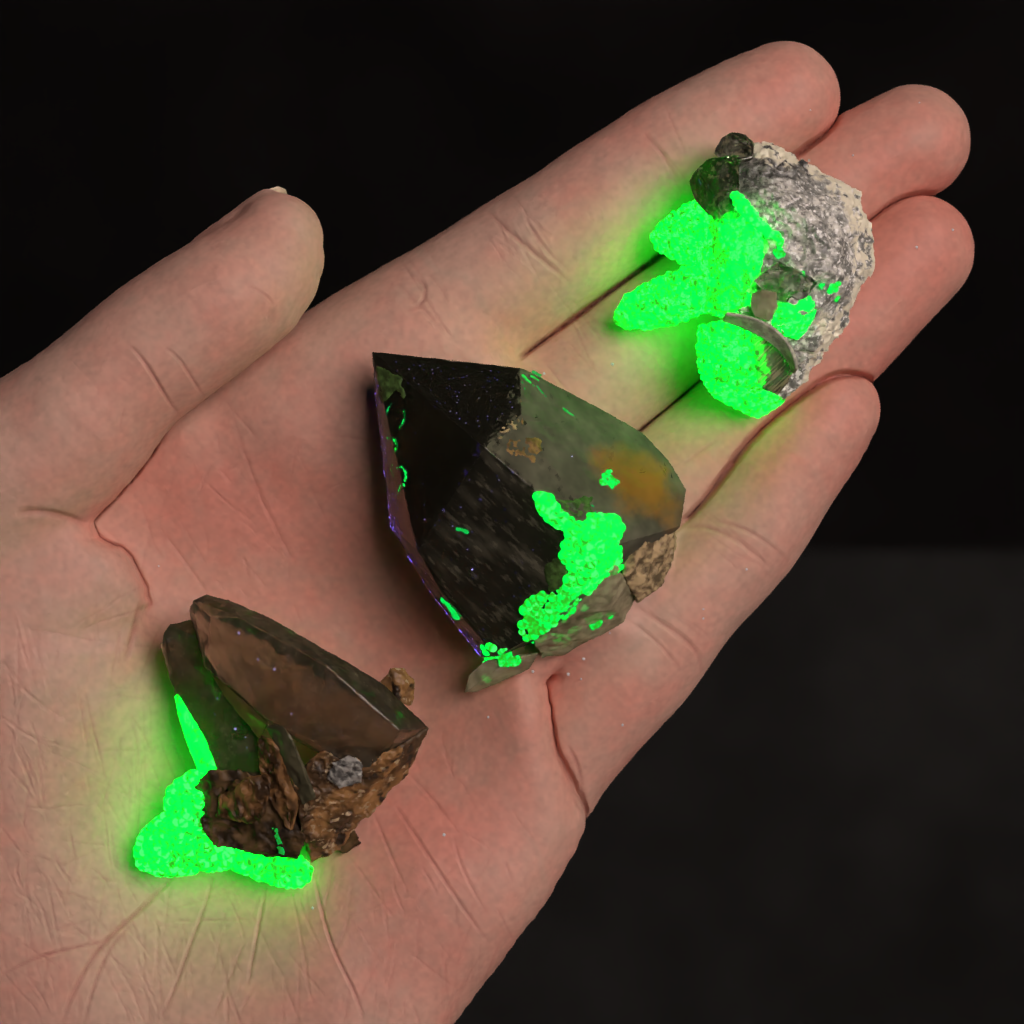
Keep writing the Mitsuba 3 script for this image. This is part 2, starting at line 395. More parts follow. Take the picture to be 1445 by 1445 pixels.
scene['hand__thumb_nail'] = mikit.ply(hand_nail, 'm_nail', smooth=40)
print('hand', len(hm.faces), hm.bounds)

# ------------------------------------------------------------------ stones: tools


def cells(lo, hi, h):
    ax = [np.arange(a, b + h, h, dtype=np.float32) for a, b in zip(lo, hi)]
    return ax, np.meshgrid(*ax, indexing='ij')


def planes_of(pts):
    eq = ConvexHull(pts).equations
    return np.unique(np.round(eq, 4), axis=0)


def hull_sdf(eq, X, Y, Z):
    d = None
    for a, b, c, e in eq.astype(np.float32):
        q = a * X + b * Y + c * Z + e
        d = q if d is None else np.maximum(d, q)
    return d


def ztop(eqs, x, y, default=0.0):
    """Height of the top of a union of convex bodies at plan (x, y)."""
    best = np.full(np.shape(x), -1e9)
    for eq in eqs:
        up, dn, sd = eq[eq[:, 2] > 1e-3], eq[eq[:, 2] < -1e-3], eq[np.abs(eq[:, 2]) <= 1e-3]
        zt = np.min([(-e - a * x - b * y) / c for a, b, c, e in up], axis=0)
        zb = np.max([(-e - a * x - b * y) / c for a, b, c, e in dn], axis=0)
        ok = zt >= zb
        for a, b, c, e in sd:
            ok &= a * x + b * y + e <= 0
        best = np.maximum(best, np.where(ok, zt, -1e9))
    return np.where(best < -1e8, default, best)


def on_top(eqs, xy, default=0.0):
    """Plan points on the bodies' tops that are seen at the given places."""
    xy = np.asarray(xy, float)
    z = np.full(len(xy), default)
    for _ in range(4):
        s = (DIST - z) / DIST
        x, y = C0 + (xy[:, 0] - C0) * s, C0 + (xy[:, 1] - C0) * s
        z = ztop(eqs, x, y, default)
    return np.stack([x, y, z], 1)




def gem(pts, bevel=2.5, chip=1.6, wave=0.7, seed=0, size=5.0):
    """A convex crystal with slightly uneven faces and worn, chipped edges; pts: (x, y, z) as seen from above."""
    p = AA(pts)
    q = (p[:, None] + ICO[None] * bevel).reshape(-1, 3)
    hull = trimesh.convex.convex_hull(q)
    m = m3.Manifold(m3.Mesh(np.asarray(hull.vertices, np.float32), np.asarray(hull.faces, np.uint32))).refine_to_length(size).to_mesh()
    v, f = np.array(m.vert_properties[:, :3], float), np.array(m.tri_verts)
    eq = planes_of(p)
    d = np.sort(v @ eq[:, :3].T + eq[:, 3], axis=1)
    near = np.exp(-((d[:, -1] - d[:, -2]) / 3.0) ** 2)
    n = vertex_normals(v, f)
    if (n * (v - v.mean(0))).sum() < 0:
        n = -n
    v = v + n * (wave * (meshkit.fbm(v * 0.045, 2, seed) - .5) * 2 - chip * near * np.clip(meshkit.fbm(v * 0.11, 2, seed + 5) * 2.4 - 0.9, 0, 1.2))[:, None]
    return v, f, eq


def add(key, v, f, bsdf, smooth=20, **more):
    m = to_world_mesh(v, f)
    scene[key] = mikit.ply(m, bsdf, smooth=smooth, **more)
    return m


def blobs(spheres, h, k, base=None, lo=None, hi=None, pad=8):
    """Many small rounded grains grown together (and with a body of the distance base(X, Y, Z))."""
    s = np.asarray(spheres, float)
    lo = s[:, :3].min(0) - s[:, 3].max() - pad if lo is None else np.asarray(lo, float)
    hi = s[:, :3].max(0) + s[:, 3].max() + pad if hi is None else np.asarray(hi, float)
    ax, (X, Y, Z) = cells(lo, hi, h)
    D = np.full(X.shape, 30.0, np.float32) if base is None else base(X, Y, Z).astype(np.float32)
    for x, y, z, r in s:
        m = r + 6
        sl = tuple(slice(max(0, int((c - m - a[0]) / h)), max(0, int((c + m - a[0]) / h) + 2)) for c, a in zip((x, y, z), ax))
        q = np.sqrt((X[sl] - x) ** 2 + (Y[sl] - y) ** 2 + (Z[sl] - z) ** 2) - r
        if q.size:
            D[sl] = smin(D[sl], q, k)
    return surface_nets(D, np.array([a[0] for a in ax]), h)


def in_poly(poly, n, rng, gap=0.0):
    P = shapely.Polygon(poly).buffer(0)
    x0, y0, x1, y1 = P.bounds
    out = []
    tries = 0
    while len(out) < n and tries < 60:
        c = rng.uniform([x0, y0], [x1, y1], (n * 2, 2))
        for q in c[shapely.contains_xy(P, c[:, 0], c[:, 1])]:
            if gap <= 0 or not out or np.min(np.sum((np.array(out) - q) ** 2, 1)) > gap * gap:
                out.append(q)
                if len(out) >= n:
                    break
        tries += 1
    return np.array(out)


# ------------------------------------------------------------------ stones: materials
def quartz(name, sigma, albedo, frost, frost_weight, bump=None, bump_scale=1e-5):
    """Smoky quartz: a clear surface partly frosted, over a body that absorbs light."""
    scene[name + '_body'] = {'type': 'homogeneous', 'albedo': {'type': 'rgb', 'value': albedo}, 'sigma_t': {'type': 'rgb', 'value': [c / max(sigma) for c in sigma]}, 'scale': float(max(sigma))}
    b = {'type': 'blendbsdf', 'weight': mikit.proc(frost_weight),
         'clear': {'type': 'dielectric', 'int_ior': 1.545, 'ext_ior': 1.0},
         'frosted': {'type': 'diffuse', 'reflectance': mikit.proc(frost)}}
    if bump is not None:
        b = {'type': 'bumpmap', 'arbitrary': mikit.proc(bump, eps=1.5e-4), 'scale': bump_scale, 'bsdf': b}
    scene[name] = b


def interior(name):
    return {'interior': {'type': 'ref', 'id': name + '_body'}}


S = 1 / U


def rust_rock(p, n, uv):
    q = p * S
    a = fbm(q.x * .03, q.y * .03, q.z * .03, 4)
    b = fbm(q.x * .12, q.y * .12, q.z * .12 + 9, 3)
    c = mix((0.070, 0.038, 0.017), (0.30, 0.150, 0.052), smoothstep(.35, .65, a))
    c = mix(c, (0.42, 0.30, 0.18), smoothstep(.58, .75, b))
    return mix(c, (0.03, 0.018, 0.010), smoothstep(.60, .75, fbm(q.x * .05 + 40, q.y * .05, q.z * .05, 3)))


RIM = [tuple(float(c) for c in A(*w)[:2]) for w in [(1076, 200, 66), (1140, 224, 70), (1190, 258, 70), (1224, 300, 66), (1234, 370, 60), (1208, 436, 60), (1160, 506, 60)]]


def grey_rock(p, n, uv):
    q = p * S
    x, y = seen_at(p)
    a = fbm(q.x * .022, q.y * .022, q.z * .022, 3)
    b = fbm(q.x * .085, q.y * .085, q.z * .085 + 5, 4)
    t = fbm(q.x * .24, q.y * .24, q.z * .24, 2)
    c = mix((0.20, 0.20, 0.18), (0.68, 0.655, 0.585), smoothstep(.34, .66, b * 0.75 + a * 0.25))
    c = mix(c, (0.88, 0.86, 0.83), 0.85 * smoothstep(.56, .74, t))
    c = mix(c, (0.10, 0.095, 0.09), 0.7 * smoothstep(.42, .28, t))
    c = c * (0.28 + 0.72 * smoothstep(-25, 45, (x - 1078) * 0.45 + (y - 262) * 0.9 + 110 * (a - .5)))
    # creamy clay on the outer side of the specimen
    d = None
    for (x0, y0), (x1, y1) in zip(RIM[:-1], RIM[1:]):
        ux, uy = x1 - x0, y1 - y0
        t = dr.clip(((x - x0) * ux + (y - y0) * uy) / (ux * ux + uy * uy), 0, 1)
        k = dr.square(x - x0 - t * ux) + dr.square(y - y0 - t * uy)
        d = k if d is None else dr.minimum(d, k)
    e = smoothstep(34.0, 14.0, dr.sqrt(d) - 60 * (a - .5) - 60 * (b - .5))
    return mix(c, (0.78, 0.72, 0.56), e * smoothstep(.33, .48, b))


def pale_quartz(p, n, uv):
    q = p * S
    a = fbm(q.x * .04, q.y * .04, q.z * .04, 3)
    return mix((0.20, 0.175, 0.095), (0.40, 0.37, 0.25), smoothstep(.35, .7, a))


scene['m_rust'] = {'type': 'principled', 'base_color': mikit.proc(rust_rock), 'roughness': 0.5, 'specular': 0.5}
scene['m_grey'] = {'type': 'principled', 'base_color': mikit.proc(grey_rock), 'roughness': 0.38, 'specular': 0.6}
scene['m_pale'] = {'type': 'principled', 'base_color': mikit.proc(pale_quartz), 'roughness': 0.3, 'specular': 0.5}
scene['m_glow'] = {'type': 'diffuse', 'reflectance': {'type': 'rgb', 'value': [0.008, 0.15, 0.03]}}
scene['m_dust'] = {'type': 'diffuse', 'reflectance': {'type': 'rgb', 'value': [0.6, 0.58, 0.6]}}


STAIN = A(908, 688, 90)


def seen_at(p, z=110.0):
    """Plan position of a surface point, working units."""
    return p.x * S + C0, C0 - p.y * S


def soft_frost(p, n, uv):
    q = p * S
    x, y = seen_at(p)
    c = mix((0.080, 0.074, 0.055), (0.19, 0.175, 0.125), fbm(q.x * .05, q.y * .05, q.z * .05, 3))
    w = fbm(q.x * .026, q.y * .026, 1.0, 5) - 0.5
    d = dr.sqrt(dr.square((x - float(STAIN[0])) * 0.9 + (y - float(STAIN[1])) * -0.55) + dr.square(((y - float(STAIN[1])) * 0.9 + (x - float(STAIN[0])) * 0.1) * 0.8)) + 95 * w
    return mix(c, (0.40, 0.165, 0.025), 0.85 * smoothstep(62, 2, d))


def frost_a(p, n, uv):
    q = p * S
    x, y = seen_at(p)
    etched = smoothstep(-12, 30, (x - 676) * 0.85 + (y - 640) * 0.52) * smoothstep(.30, .10, n.x)
    streak = fbm((q.x + q.y) * .05, (q.x - q.y) * .012, q.z * .02, 4)
    milky = smoothstep(.20, .42, n.x)
    fine = fbm((q.x + q.y) * .16, (q.x - q.y) * .05, q.z * .06, 3)
    return 0.045 + etched * (0.06 + 0.24 * smoothstep(.45, .75, streak) + 0.35 * smoothstep(.55, .8, fine)) + milky * (0.46 + 0.5 * fbm(q.x * .025, q.y * .025, 4.0, 3))


def brown_frost(p, n, uv):
    q = p * S
    c = mix((0.058, 0.046, 0.031), (0.122, 0.100, 0.068), fbm(q.x * .05, q.y * .05, q.z * .05, 3))
    return mix(c, (0.22, 0.19, 0.14), 0.6 * smoothstep(.62, .8, fbm(q.x * .12, q.y * .12, q.z * .12, 3)))


def frost_b(p, n, uv):
    q = p * S
    return 0.13 + 0.42 * smoothstep(.42, .75, fbm(q.x * .04, q.y * .04, q.z * .04 + 8, 4))


def growth(p, n, uv):
    q = p * S
    return fbm(q.x * .035 + q.y * .02, q.y * .06, q.z * .03, 3)


quartz('m_smoky', [170, 172, 205], [0.06, 0.06, 0.045], soft_frost, frost_a, growth, 1.2e-4)
quartz('m_brown', [122, 132, 180], [0.30, 0.285, 0.21], brown_frost, frost_b, growth, 1.0e-4)


def glow(key, v, f, rnd, level=2.6, dull=0.16, hot=0.14, tint=(0.001, 0.080)):
    """A fluorescing crust: the light it gives varies from grain to grain, with crevice shade put in. rnd: a number from 0 to 1 per face."""
    rank, top = np.empty(len(f)), np.empty(len(f))
    rank[np.argsort(rnd[:, 0], kind='stable')] = (np.arange(len(f)) + 0.5) / len(f)
    top[np.argsort(rnd[:, 1], kind='stable')] = (np.arange(len(f)) + 0.5) / len(f)
    k = min(1.0, level)
    order = [(rank < dull * 0.45, '__dull_grain_and_shade', (0.030 * k, 0.40 * k, 0.006)), (rank < dull * 1.25, '__dim_grain_and_shade', (0.016 * k, 0.74 * k, 0.020)),
             (top > 1 - hot, '__bright_grain', (0.07 * k, level, 0.17 * k)), (None, '', (tint[0], level, tint[1]))]
    taken = np.zeros(len(f), bool)
    flip = FLIP(v, f)
    area = trimesh.Trimesh(v, f, process=False).area
    for mask, tail, rad in order:
        m = ~taken if mask is None else mask & ~taken
        taken |= m
        if m.sum() < 1:
            continue
        used, inv = np.unique(f[m], return_inverse=True)
        inv = inv.reshape(-1, 3)
        mesh = trimesh.Trimesh(world(v[used]), inv[:, ::-1] if flip else inv, process=False)
        pick = 1e-4 * area * level * (1.0 if not tail else 0.25) + 0.02
        scene[key + tail] = mikit.ply(mesh, 'm_glow', smooth=True, emitter={'type': 'area', 'sampling_weight': float(pick), 'radiance': {'type': 'rgb', 'value': list(rad)}})
        if tail:
            labels[key + tail] = {'kind': 'stuff'}


def FLIP(v, f):
    return trimesh.Trimesh(world(v), f, process=False).volume < 0


def grain_number(v, f, spheres, seed, scale=0.2):
    """Two numbers per face: low in pits and crevices between grains; high on some grains' tops."""
    c = v[f].mean(1)
    s = np.asarray(spheres)
    d, i = cKDTree(s[:, :3]).query(c, k=2)
    gap = np.clip(np.abs((d[:, 1] - s[i[:, 1], 3]) - (d[:, 0] - s[i[:, 0], 3])) / 2.2, 0, 1)
    per = np.random.RandomState(seed).rand(len(s))[i[:, 0]]
    pits = meshkit.fbm(c * scale, 2, seed)
    patch = meshkit.fbm(c * 0.035, 2, seed + 2)
    low = 0.5 * pits + 0.30 * gap + 0.25 * patch + 0.05 * per  # lower between grains: crevice shade put into the emitted light
    high = per * (0.35 + 0.65 * gap) + 0.5 * (meshkit.fbm(c * 0.04, 2, seed + 7) - .5)
    return np.stack([low, high], 1)


def dust(key, pts, r, rgb, label=None, seed=0):
    rg = np.random.RandomState(seed)
    ms = []
    base = trimesh.creation.icosphere(1)
    for p in pts:
        b = base.copy()
        b.apply_scale(np.array([1, 1, .8]) * (r * rg.uniform(.6, 1.4)))
        b.apply_translation(p)
        ms.append(b)
    m = trimesh.util.concatenate(ms)
    w = to_world_mesh(np.array(m.vertices), np.array(m.faces))
    more = {'emitter': {'type': 'area', 'sampling_weight': 0.02, 'radiance': {'type': 'rgb', 'value': rgb}}} if rgb else {}
    scene[key] = mikit.ply(w, 'm_dust', smooth=True, **more)
    labels[key] = {'kind': 'stuff', **({'label': label} if label else {})}


def rock(key, pts, bsdf, h=2.5, amp=10, freq=0.03, fine=4, ffreq=0.12, seed=0, inside=None, smooth=35):
    """A rough broken mass: a body through the points, broken up by noise on three scales."""
    p = AA(pts)
    eq = planes_of(p)
    lo, hi = p.min(0) - amp - 6, p.max(0) + amp + 6
    ax, (X, Y, Z) = cells(lo, hi, h)
    P = np.stack([X, Y, Z], -1).astype(np.float32)
    D = hull_sdf(eq, X, Y, Z)
    near = np.abs(D) < amp + fine + 8
    q = P[near]
    n1 = meshkit.fbm(q * freq, 3, seed) - 0.5
    n2 = np.abs(meshkit.fbm(q * ffreq, 2, seed + 3) - 0.5)
    D[near] += 2 * amp * n1 + 3.2 * fine * (n2 - 0.15)
    v, f = surface_nets(D, np.array([a[0] for a in ax]), h)
    add(key, v, f, bsdf, smooth=smooth, **(interior(inside) if inside else {}))
    return eq


# ------------------------------------------------------------------ the big smoky quartz crystal in the middle
rg = np.random.RandomState(11)
K = 'smoky_quartz_crystal'
labels[K] = {'label': 'large dark smoky quartz crystal with a sharp point and green crust patches, mid palm', 'category': 'mineral'}
big = [(527, 498, 92), (733, 521, 112), (742, 524, 20), (684, 632, 205), (735, 585, 158), (862, 587, 50), (906, 612, 35), (942, 650, 30), (967, 692, 45), (958, 742, 70), (850, 774, 188),
       (590, 776, 140), (531, 560, 70), (541, 640, 55), (553, 742, 48), (605, 830, 48), (680, 926, 45), (622, 832, 115), (778, 882, 132), (700, 925, 95),
       (560, 545, 15), (563, 740, -12), (690, 912, -6), (780, 895, -6), (925, 780, 0), (930, 690, -4), (870, 620, -6), (745, 545, -6)]
v, f, big_eq = gem(big, 2.0)
add(K + '__crystal', v, f, 'm_smoky', **interior('m_smoky'))

BIG = [big_eq]


def crust(key, poly, n, rmin, rmax, eqs, seed, level=1.5, gap=0.55, h=1.6, k=2.0, lift=0.35, dull=0.16, hot=0.14, default=0.0):
    r_ = np.random.RandomState(seed)
    xy = in_poly(poly, n, r_, gap * (rmin + rmax) / 2)
    r = r_.uniform(rmin, rmax, len(xy))
    p = on_top(eqs, xy, default)
    p[:, 2] += r * lift
    sp = np.c_[p, r]
    v, f = blobs(sp, h, k)
    glow(key, v, f, grain_number(v, f, sp, seed), level, dull, hot)
    return sp


crust(K + '__opal_crust', [(756, 697), (774, 700), (788, 718), (822, 744), (832, 727), (860, 726), (878, 736), (871, 765), (876, 798), (846, 823), (828, 835), (797, 830), (806, 805), (793, 787), (799, 751), (766, 726)], 260, 4, 8.5, BIG, 1, 1.6)
crust(K + '__opal_crust_001', [(738, 852), (756, 837), (774, 837), (795, 826), (830, 850), (812, 880), (784, 895), (774, 912), (748, 914), (736, 898)], 120, 2.5, 8, BIG, 2, 1.1, gap=0.8, dull=.35)
crust(K + '__opal_crust_002', [(680, 912), (694, 908), (704, 916), (702, 928), (686, 930)], 9, 5, 8, BIG, 3, 1.4)


def strip(key, pts, r0, r1, eqs, seed, level, h=1.4, step=2.2, jitter=1.2, z=None, dull=0.1, hot=0.1, mat=None, **kw):
    """A thin run of crust along a line."""
    r_ = np.random.RandomState(seed)
    p = np.array(pts, float)
    t = np.r_[0, np.cumsum(np.linalg.norm(np.diff(p[:, :2], axis=0), axis=1))]
    n = max(4, int(t[-1] / step))
    u = np.linspace(0, t[-1], n)
    q = np.stack([np.interp(u, t, p[:, i]) for i in range(p.shape[1])], 1)
    q[:, :2] += r_.normal(0, jitter, (n, 2))
    r = (r0 + (r1 - r0) * (u / t[-1])) * r_.uniform(.7, 1.25, n)
    c = on_top(eqs, q[:, :2], 0.0) if p.shape[1] == 2 else np.array([A(*w) for w in q])
    sp = np.c_[c, r]
    v, f = blobs(sp, h, 2.5)
    if mat:
        add(key, v, f, mat, smooth=True)
    else:
        glow(key, v, f, grain_number(v, f, sp, seed), level, dull, hot, **kw)


def flake(key, poly, eqs, mat, seed, n=160, r=3.2, h=1.4, lift=-0.2, sink=0.0, flat=1.0):
    r_ = np.random.RandomState(seed)
    xy = in_poly(poly, n, r_, r * 0.8)
    c = on_top(eqs, xy)
    c[:, 2] += r * lift - sink
    sp = np.c_[c, r * r_.uniform(.6, 1.25, len(c))]
    v, f = blobs(sp, h, 3.0)
    add(key, v, f, mat, smooth=True)
    return sp


def colour(name, rgb, amt=0.4, freq=.1, rough=0.5, rgb2=None, spec=0.3):
    rgb2 = rgb2 or tuple(c * (1 - amt) for c in rgb)

    def fn(p, n, uv):
        return mix(rgb2, rgb, smoothstep(.3, .7, fbm(p.x * S * freq, p.y * S * freq, p.z * S * freq, 3)))
    scene[name] = {'type': 'principled', 'base_color': mikit.proc(fn), 'roughness': rough, 'specular': spec}


colour('m_olive', (0.075, 0.14, 0.035), .6, .12)
colour('m_orange', (0.42, 0.16, 0.025), .55, .06)
colour('m_tan', (0.50, 0.36, 0.20), .75, .09, 0.4)
colour('m_vein', (0.26, 0.14, 0.05), .6, .1)


def clear_frost(p, n, uv):
    return 0.30 + 0.5 * fbm(p.x * S * .06, p.y * S * .06, p.z * S * .06, 3)


def pale_film(p, n, uv):
    return mix((0.34, 0.29, 0.16), (0.62, 0.54, 0.36), fbm(p.x * S * .06, p.y * S * .06, p.z * S * .06, 3))


quartz('m_cloudy', [40, 42, 62], [0.8, 0.78, 0.66], pale_film, clear_frost, growth, 1.6e-4)

crust(K + '__opal_crust_003', [(824, 852), (834, 850), (846, 862), (848, 880), (836, 888), (826, 872)], 34, 2, 4.5, BIG, 4, 0.8, gap=.9, default=70, dull=.4)
crust(K + '__opal_crust_004', [(851, 860), (862, 858), (868, 870), (858, 874)], 12, 2, 4, BIG, 5, 0.8, default=70, dull=.3)
crust(K + '__opal_crust_005', [(850, 668), (861, 662), (864, 672), (873, 680), (864, 690), (856, 682), (846, 684)], 40, 2, 3.6, BIG, 6, 0.9, gap=.6, dull=.25)
crust(K + '__opal_crust_006', [(702, 920), (716, 914), (724, 930), (734, 926), (732, 938), (706, 941)], 46, 2, 4.5, BIG, 7, 0.9, gap=.8, default=45, dull=.4)
strip(K + '__opal_crust_007', [(686, 934), (684, 944), (688, 952)], 3.5, 2.5, BIG, 8, 1.2, z=0)
strip(K + '__opal_crust_008', [(627, 846), (634, 852), (645, 868)], 4.5, 6, BIG, 9, 0.7, jitter=.6)
strip(K + '__opal_crust_009', [(645, 746), (652, 747), (660, 750)], 2.5, 3.5, BIG, 10, 0.45, jitter=.4)
strip(K + '__opal_crust_010', [(570, 580), (572, 590), (568, 598), (564, 604)], 1.6, 2.0, BIG, 12, 0.6, jitter=.6)
strip(K + '__opal_crust_011', [(549, 617), (556, 620), (560, 628), (557, 638)], 2.2, 2.2, BIG, 13, 0.8, jitter=1.2)
strip(K + '__opal_crust_012', [(554, 656), (554, 664), (557, 672)], 1.8, 1.4, BIG, 14, 0.7, jitter=.5)
strip(K + '__opal_crust_013', [(562, 660), (569, 660), (573, 666), (574, 674), (570, 684), (563, 694)], 2.0, 2.4, BIG, 15, 0.7, jitter=.9)
strip(K + '__opal_crust_014', [(552, 571), (548, 580), (546, 588)], 2.2, 1.6, BIG, 16, 0.35, jitter=.9)
for i, (a, b, l) in enumerate([((738, 530), (756, 548), .55), ((744, 527), (770, 544), .5), ((736, 540), (742, 556), .3), ((760, 532), (782, 548), .22), ((795, 578), (812, 588), .35), ((758, 546), (770, 560), .2), ((752, 524), (764, 530), .3)]):
    strip(K + '__opal_crust_%03d' % (15 + i), [a, ((a[0] + b[0]) / 2, (a[1] + b[1]) / 2 + 1), b], 2.6, 1.4, BIG, 30 + i, l, jitter=.5, tint=(0.03, 0.06))
strip(K + '__opal_crust_022', [(820, 700), (828, 706), (836, 716), (842, 726)], 1.6, 2.4, BIG, 18, 0.35, jitter=1.0)
flake(K + '__mossy_film', [(533, 519), (545, 520), (552, 528), (568, 534), (566, 546), (574, 556), (572, 562), (566, 556), (560, 548), (552, 558), (542, 568), (536, 560)], BIG, 'm_olive', 3, 330, 3.0)
flake(K + '__mossy_film_001', [(770, 800), (792, 782), (800, 800), (800, 828), (776, 834)], BIG, 'm_olive', 4, 200, 3.2)
flake(K + '__mossy_film_002', [(770, 704), (800, 706), (836, 700), (836, 722), (806, 736), (786, 716)], BIG, 'm_olive', 5, 110, 2.4)
flake(K + '__rust_stain_001', [(716, 622), (738, 618), (762, 618), (764, 636), (752, 656), (736, 644), (722, 648), (712, 634)], BIG, 'm_vein', 7, 200, 2.4, sink=1)
strip(K + '__rust_vein', [(734, 560), (737, 600), (740, 632), (752, 662), (757, 672)], 1.6, 1.4, BIG, 19, 0, mat='m_vein', jitter=.5)
strip(K + '__rust_vein_001', [(576, 560), (610, 590), (640, 612), (668, 632)], 1.0, 1.3, BIG, 20, 0, mat='m_olive', jitter=.6)
flake(K + '__pale_film', [(690, 616), (712, 600), (730, 580), (734, 590), (728, 606), (706, 620)], BIG, 'm_tan', 8, 40, 1.8)
rock(K + '__matrix', [(876, 770, 110), (905, 758, 120), (945, 745, 80), (955, 760, 60), (946, 800, 55), (925, 832, 60), (900, 848, 60), (880, 810, 110), (890, 780, 125), (945, 800, 0), (880, 800, 0), (900, 845, 0), (950, 750, 10)], 'm_tan', 2.2, 7, .05, 4, .16, 2)
rock(K + '__broken_base', [(780, 850, 128), (868, 800, 132), (900, 836, 60), (880, 876, 45), (830, 905, 50), (792, 924, 40), (764, 928, 50), (752, 900, 90), (800, 862, 122), (862, 846, 108), (890, 850, 0), (790, 910, 0), (770, 900, 0), (860, 800, 0)], 'm_cloudy', 2.2, 6, .035, 2.5, .10, 5, inside='m_cloudy')
v, f, _ = gem([(657, 976, 18), (664, 952, 24), (684, 934, 36), (712, 936, 44), (758, 922, 46), (745, 944, 22), (704, 962, 16), (672, 974, 10), (690, 946, 6), (740, 930, 2)], 2.0)
add(K + '__glassy_sliver', v, f, 'm_cloudy', **interior('m_cloudy'))

r_ = np.random.RandomState(77)
edge = [(528, 505), (531, 560), (536, 610), (541, 650), (547, 700), (552, 742), (575, 785), (600, 825), (640, 878), (678, 925)]
pe = np.array(edge, float)
te = np.r_[0, np.cumsum(np.linalg.norm(np.diff(pe, axis=0), axis=1))]
u = np.concatenate([r_.uniform(0, te[-1], 70)] + [c + r_.normal(0, 7, 9) for c in r_.uniform(0, te[-1], 14)])
u = np.clip(u, 0, te[-1])
u = np.concatenate([u, te[5] + r_.normal(0, 9, 26), te[-1] - np.abs(r_.normal(0, 22, 40))])
spots = np.stack([np.interp(u, te, pe[:, 0]) + np.abs(r_.normal(0, 6, len(u))) - 1, np.interp(u, te, pe[:, 1])], 1)
dust(K + '__violet_dust', on_top(BIG, spots, 45), 1.25, [0.22, 0.12, 1.2], 'violet glowing dust and painted lamp glints on the edges and faces of the dark crystal', 1)  # edge dust, brightened to stand in for glints of the violet lamp
faces_ = np.concatenate([in_poly([(545, 506), (725, 524), (730, 580), (690, 610), (650, 600), (590, 560)], 70, r_), in_poly([(560, 600), (680, 640), (760, 730), (780, 830), (690, 910), (600, 790)], 40, r_), in_poly([(740, 560), (860, 600), (940, 680), (850, 700)], 14, r_)])
dust(K + '__violet_dust_001', on_top(BIG, faces_, 45), 0.8, [0.12, 0.09, 0.55], None, 2)
dust(K + '__violet_dust_002', on_top(BIG, [(678, 705), (626, 720), (588, 768), (660, 775), (667, 803), (806, 645), (600, 733), (682, 888), (777, 888), (773, 892), (639, 742), (663, 900), (724, 665)], 45), 1.7, [0.30, 0.24, 1.0], None, 3)

# ------------------------------------------------------------------ the two-crystal cluster on the heel of the hand
K = 'brown_crystal_cluster'
labels[K] = {'label': 'brown smoky crystal cluster with rusty base and glowing green foot, nearest the wrist', 'category': 'mineral'}
v, f, c1 = gem([(270, 862, 60), (276, 850, 88), (292, 843, 78), (322, 850, 84), (382, 877, 104), (464, 924, 116), (534, 964, 110), (602, 1029, 64), (340, 874, 126), (460, 940, 158), (562, 1030, 140), (292, 938, 84), (300, 870, 112),
                (379, 1012, 120), (440, 1042, 128), (510, 1092, 108), (545, 1060, 120), (290, 850, 30), (470, 940, 10), (590, 1030, 5), (510, 1085, 10), (380, 1020, 30), (300, 935, 45)], 4.0)
add(K + '__crystal', v, f, 'm_brown', **interior('m_brown'))
v, f, c2 = gem([(230, 912, 28), (234, 896, 44), (242, 884, 48), (268, 878, 48), (280, 900, 66), (310, 960, 74), (366, 1030, 76), (368, 1100, 68), (330, 1112, 56), (300, 1090, 40), (272, 1030, 38), (244, 960, 34),
                (240, 905, -25), (320, 1080, -40), (365, 1080, -40), (270, 900, -30), (350, 1000, -40)], 3.5)
add(K + '__crystal_001', v, f, 'm_brown', **interior('m_brown'))
labels[K + '__crystal_001'] = {'label': 'darker rear crystal, half hidden by the large one'}


def yellow_film(p, n, uv):
    return mix((0.10, 0.105, 0.012), (0.20, 0.19, 0.05), fbm(p.x * S * .04, p.y * S * .04, p.z * S * .04, 3))


quartz('m_yellow', [60, 62, 160], [0.6, 0.58, 0.2], yellow_film, clear_frost)
v, f, c3 = gem([(302, 955, 84), (333, 972, 96), (382, 1012, 104), (366, 1040, 92), (350, 1020, 88), (320, 985, 84), (310, 960, 40), (370, 1030, 50)], 2.0)
add(K + '__yellow_crystal', v, f, 'm_yellow', **interior('m_yellow'))
colour('m_slate', (0.105, 0.095, 0.055), .45, .05, 0.35)
colour('m_amber', (0.24, 0.12, 0.045), .85, .055, 0.5)
colour('m_glassy', (0.40, 0.38, 0.35), .8, .14, 0.25, spec=0.7)
colour('m_dark', (0.115, 0.066, 0.028), .8, .06, 0.55)
v, f, c4 = gem([(378, 1026, 108), (400, 1024, 122), (414, 1050, 126), (442, 1124, 104), (428, 1132, 96), (396, 1060, 100), (390, 1030, 60), (436, 1120, 40)], 3.0, 4.0, 2.0, 4, 4.0)
add(K + '__crystal_002', v, f, 'm_slate')
v, f, c5 = gem([(366, 1040, 92), (386, 1050, 104), (396, 1066, 104), (420, 1128, 90), (410, 1170, 84), (390, 1110, 88), (372, 1110, 76), (380, 1060, 30), (410, 1150, 20)], 4.0, 7.0, 3.0, 3, 4.0)
add(K + '__amber_slab', v, f, 'm_amber')
v, f, c6 = gem([(338, 1152, 84), (330, 1118, 78), (352, 1098, 96), (378, 1096, 100), (380, 1112, 102), (368, 1152, 96), (350, 1160, 80), (340, 1140, 20), (372, 1130, 20)], 4.0, 7.0, 3.0, 3, 4.0)
add(K + '__amber_block', v, f, 'm_amber')
v, f, c7 = gem([(312, 1120, 70), (334, 1104, 78), (344, 1112, 82), (338, 1156, 76), (308, 1150, 64), (320, 1130, 10), (335, 1120, 10)], 4.0, 7.0, 3.0, 3, 4.0)
add(K + '__amber_block_001', v, f, 'm_amber')
